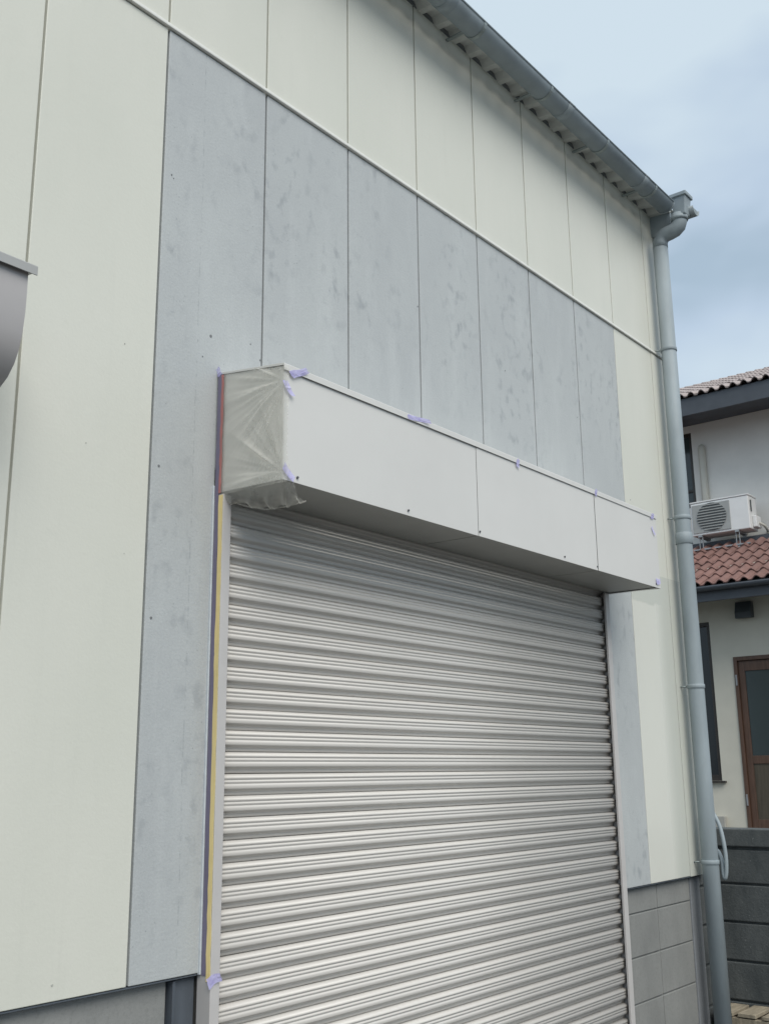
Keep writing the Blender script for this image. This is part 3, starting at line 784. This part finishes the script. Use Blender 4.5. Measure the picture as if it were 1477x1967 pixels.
# gutter on the lower eave
hpart(MB().prism([(10.35 + .055 * math.cos(math.pi + math.pi * k / 10), 3.70 + .055 * math.sin(math.pi + math.pi * k / 10)) for k in range(11)], 'y', -4.0, 8.0, True), 'eave_gutter', M['fascia'], lr)
def tile_mesh(name, w, l, h, mat):
    """interlocking S tile: x runs up the slope, y across"""
    n = 8; v = []; f = []
    pr = []
    for k in range(n + 1):
        t = k / n
        zz = h * math.sin(math.pi * min(1, t / .62)) if t < .62 else -h * .22 * math.sin(math.pi * (t - .62) / .38)
        pr.append((t * w * 1.06 - .03 * w, zz))
    th = .014
    for (x, dz) in ((0, .0), (l, -.022)):
        for (y, z) in pr: v.append((x, y, z + dz + .03))
    for (y, z) in pr: v.append((0, y, z + .03 - th))
    m1 = n + 1
    for k in range(n):
        f.append((k, k + 1, m1 + k + 1, m1 + k)); f.append((2 * m1 + k, 2 * m1 + k + 1, k + 1, k))
    me = MB().add(v, f[0::2], True).add(v, f[1::2]).mesh(name); me.materials.append(mat); return me
TW, TL = .148, .30
tm = tile_mesh('tile', TW, TL * 1.12, .036, M['tile'])
ang = math.atan(.50)
def lay(me, parent, x0, z0, rows, ya, yb, slope, tl, tw):
    an = math.atan(slope); rr = random.Random(2)
    for r in range(rows):
        d = r * tl; y = ya
        while y < yb:
            o = link('tile', me, None, parent)
            o.location = (x0 + d * math.cos(an), y, z0 + d * math.sin(an) + rr.uniform(0, .004))
            o.rotation_euler = (rr.uniform(-.015, .015), -an, rr.uniform(-.01, .01)); y += tw
lay(tm, lr, 10.375, zr(10.375) + .004, 6, .9, 3.6, .50, TL, TW)
def tile_rest(name, parent, x0, z0, rows, spans, slope, tl, tw, mat, h):
    mb = MB(); an = math.atan(slope)
    for r in range(rows):
        for (ya, yb) in spans:
            y = ya
            while y < yb - .01:
                d = r * tl; x = x0 + d * math.cos(an); z = z0 + d * math.sin(an)
                n = 5; v = []
                pr = [(0, 0), (.15, .7), (.31, 1), (.47, .7), (.62, 0), (.8, -.22), (1, 0)]
                for (xx, dz) in ((0, 0), (tl * 1.1, -.02)):
                    for (t, q) in pr: v.append((x + xx * math.cos(an), y + t * tw, z + xx * math.sin(an) + q * h + dz + .03))
                for (t, q) in pr: v.append((x, y + t * tw, z + q * h + .016))
                f = [(k, k + 1, 7 + k + 1, 7 + k) for k in range(6)] + [(14 + k, 15 + k, k + 1, k) for k in range(6)]
                mb.add(v, f); y += tw
    o = hpart(mb, name, mat, parent); o['kind'] = 'stuff'; return o
tile_rest('outlying_tiles', lr, 10.375, zr(10.375) + .004, 6, [(.9 - TW * 30, .9), (3.6 + .1, 7.9)], .50, TL, TW, M['tile'], .036)
hpart(MB().box(12.02, 12.30, -4.0, 8.0, 4.44, 4.60), 'roof_flashing', M['fascia'], lr)
# upper roof
def zu(x): return 6.555 + (x - 11.5) * .42
ur = hpart(MB().prism([(11.52, zu(11.52) - .06), (11.52, zu(11.52)), (15.0, zu(15.0)), (18.4, zu(11.6)), (18.4, zu(11.6) - .06), (15.0, zu(15) - .06)], 'y', -4.5, 8.5), 'upper_roof', M['fascia'])
hpart(MB().box(11.50, 11.53, -4.5, 8.5, 6.305, 6.55), 'fascia', M['fascia'], ur, .004)
hpart(MB().box(11.53, 12.30, -4.5, 8.5, 6.42, 6.44), 'eave_soffit', M['fascia'], ur)
tu = tile_mesh('tile', TW, .33, .045, M['tilegrey'])
lay(tu, ur, 11.47, zu(11.47) + .004, 2, 1.2, 3.8, .42, .30, TW)
tile_rest('outlying_tiles', ur, 11.47, zu(11.47) + .004, 2, [(1.2 - TW * 38, 1.2), (3.8 + .12, 8.4)], .42, .30, TW, M['tilegrey'], .045)
tile_rest('outlying_tiles', ur, 11.47 + .6 * math.cos(math.atan(.42)), zu(11.47) + .004 + .6 * math.sin(math.atan(.42)), 9, [(1.2 - TW * 38, 8.4)], .42, .30, TW, M['tilegrey'], .045)

# ------------------------------------------------------------------ air conditioner on the lower roof
ac = empty('air_conditioner', 'white outdoor air conditioner unit standing on the brown tiled lower roof', 'air conditioner', (11.95, 2.75, 4.45))
AY0, AY1, AZ0, AZ1, AX0, AX1 = 2.345, 3.150, 4.668, 5.145, 11.80, 12.10
body = MB().box(AX0, AX1, AY0, AY1, AZ0, AZ1 - .022).build('casing', M['acwhite'], None, .012, 3); keep(body, ac)
keep(MB().box(AX0 - .008, AX1 + .008, AY0 - .008, AY1 + .008, AZ1 - .020, AZ1).build('lid', M['acwhite'], None, .006), ac)
keep(MB().box(AX0 - .010, AX0 - .001, 2.60, AY1 - .02, AZ0 + .03, AZ1 - .05).build('grille_plate', M['acgrille'], None, .004), ac)
fc = (2.855, 4.905)
fr_ = keep(MB().prism([(fc[0] + .205 * math.cos(2 * math.pi * k / 36), fc[1] + .195 * math.sin(2 * math.pi * k / 36)) for k in range(36)], 'x', AX0 - .016, AX0 - .009).build('fan_opening', M['acdark']), ac)
for k in range(10):
    z = fc[1] - .17 + k * .0378; hw = math.sqrt(max(.0004, .205 ** 2 - (z - fc[1]) ** 2))
    bar = MB().box(AX0 - .024, AX0 - .015, fc[0] - hw, fc[0] + hw, z - .0065, z + .0065).build('guard_bar', M['acgrille'])
    bar.parent = fr_
keep(MB().box(AX0 + .10, AX1 - .02, AY0 - .055, AY0 - .001, AZ0 + .03, AZ0 + .19).build('valve_cover', M['acwhite'], None, .012), ac)
keep(MB().tube(spline([(AX0 + .20, AY0 - .05, AZ0 + .10), (AX0 + .26, AY0 - .10, AZ0 + .06), (AX0 + .36, AY0 - .10, AZ0 + .02), (AX0 + .49, AY0 - .06, AZ0 + .03)]), .018, 8).build('refrigerant_pipe', M['duct']), ac)
keep(MB().box(AX0 + .06, AX0 + .09, AY0 - .012, AY0 - .001, AZ0 + .24, AZ0 + .40).build('handle_recess', M['acdark'], None, .003), ac)
for yy in (3.04, 2.53):
    mbk = MB().box(AX0 + .01, AX0 + .03, yy - .028, yy - .018, 4.44, AZ0 - .001).box(AX0 + .01, AX0 + .03, yy + .018, yy + .028, 4.44, AZ0 - .001)
    mbk.box(AX0 - .01, AX1, yy - .028, yy + .028, AZ0 - .028, AZ0 - .003).box(AX0 - .04, AX0 + .06, yy - .035, yy + .035, 4.425, 4.443)
    mbk.box(AX1 - .04, AX1 - .02, yy - .028, yy + .028, 4.58, AZ0 - .029)
    keep(mbk.build('stand_leg', M['galv'], None, .003), ac)
rod = MB().box(AX0 - .03, AX0 + .01, 2.36, 3.30, 4.455, 4.475).build('stand_rail', M['galv'], None, .003); keep(rod, ac)
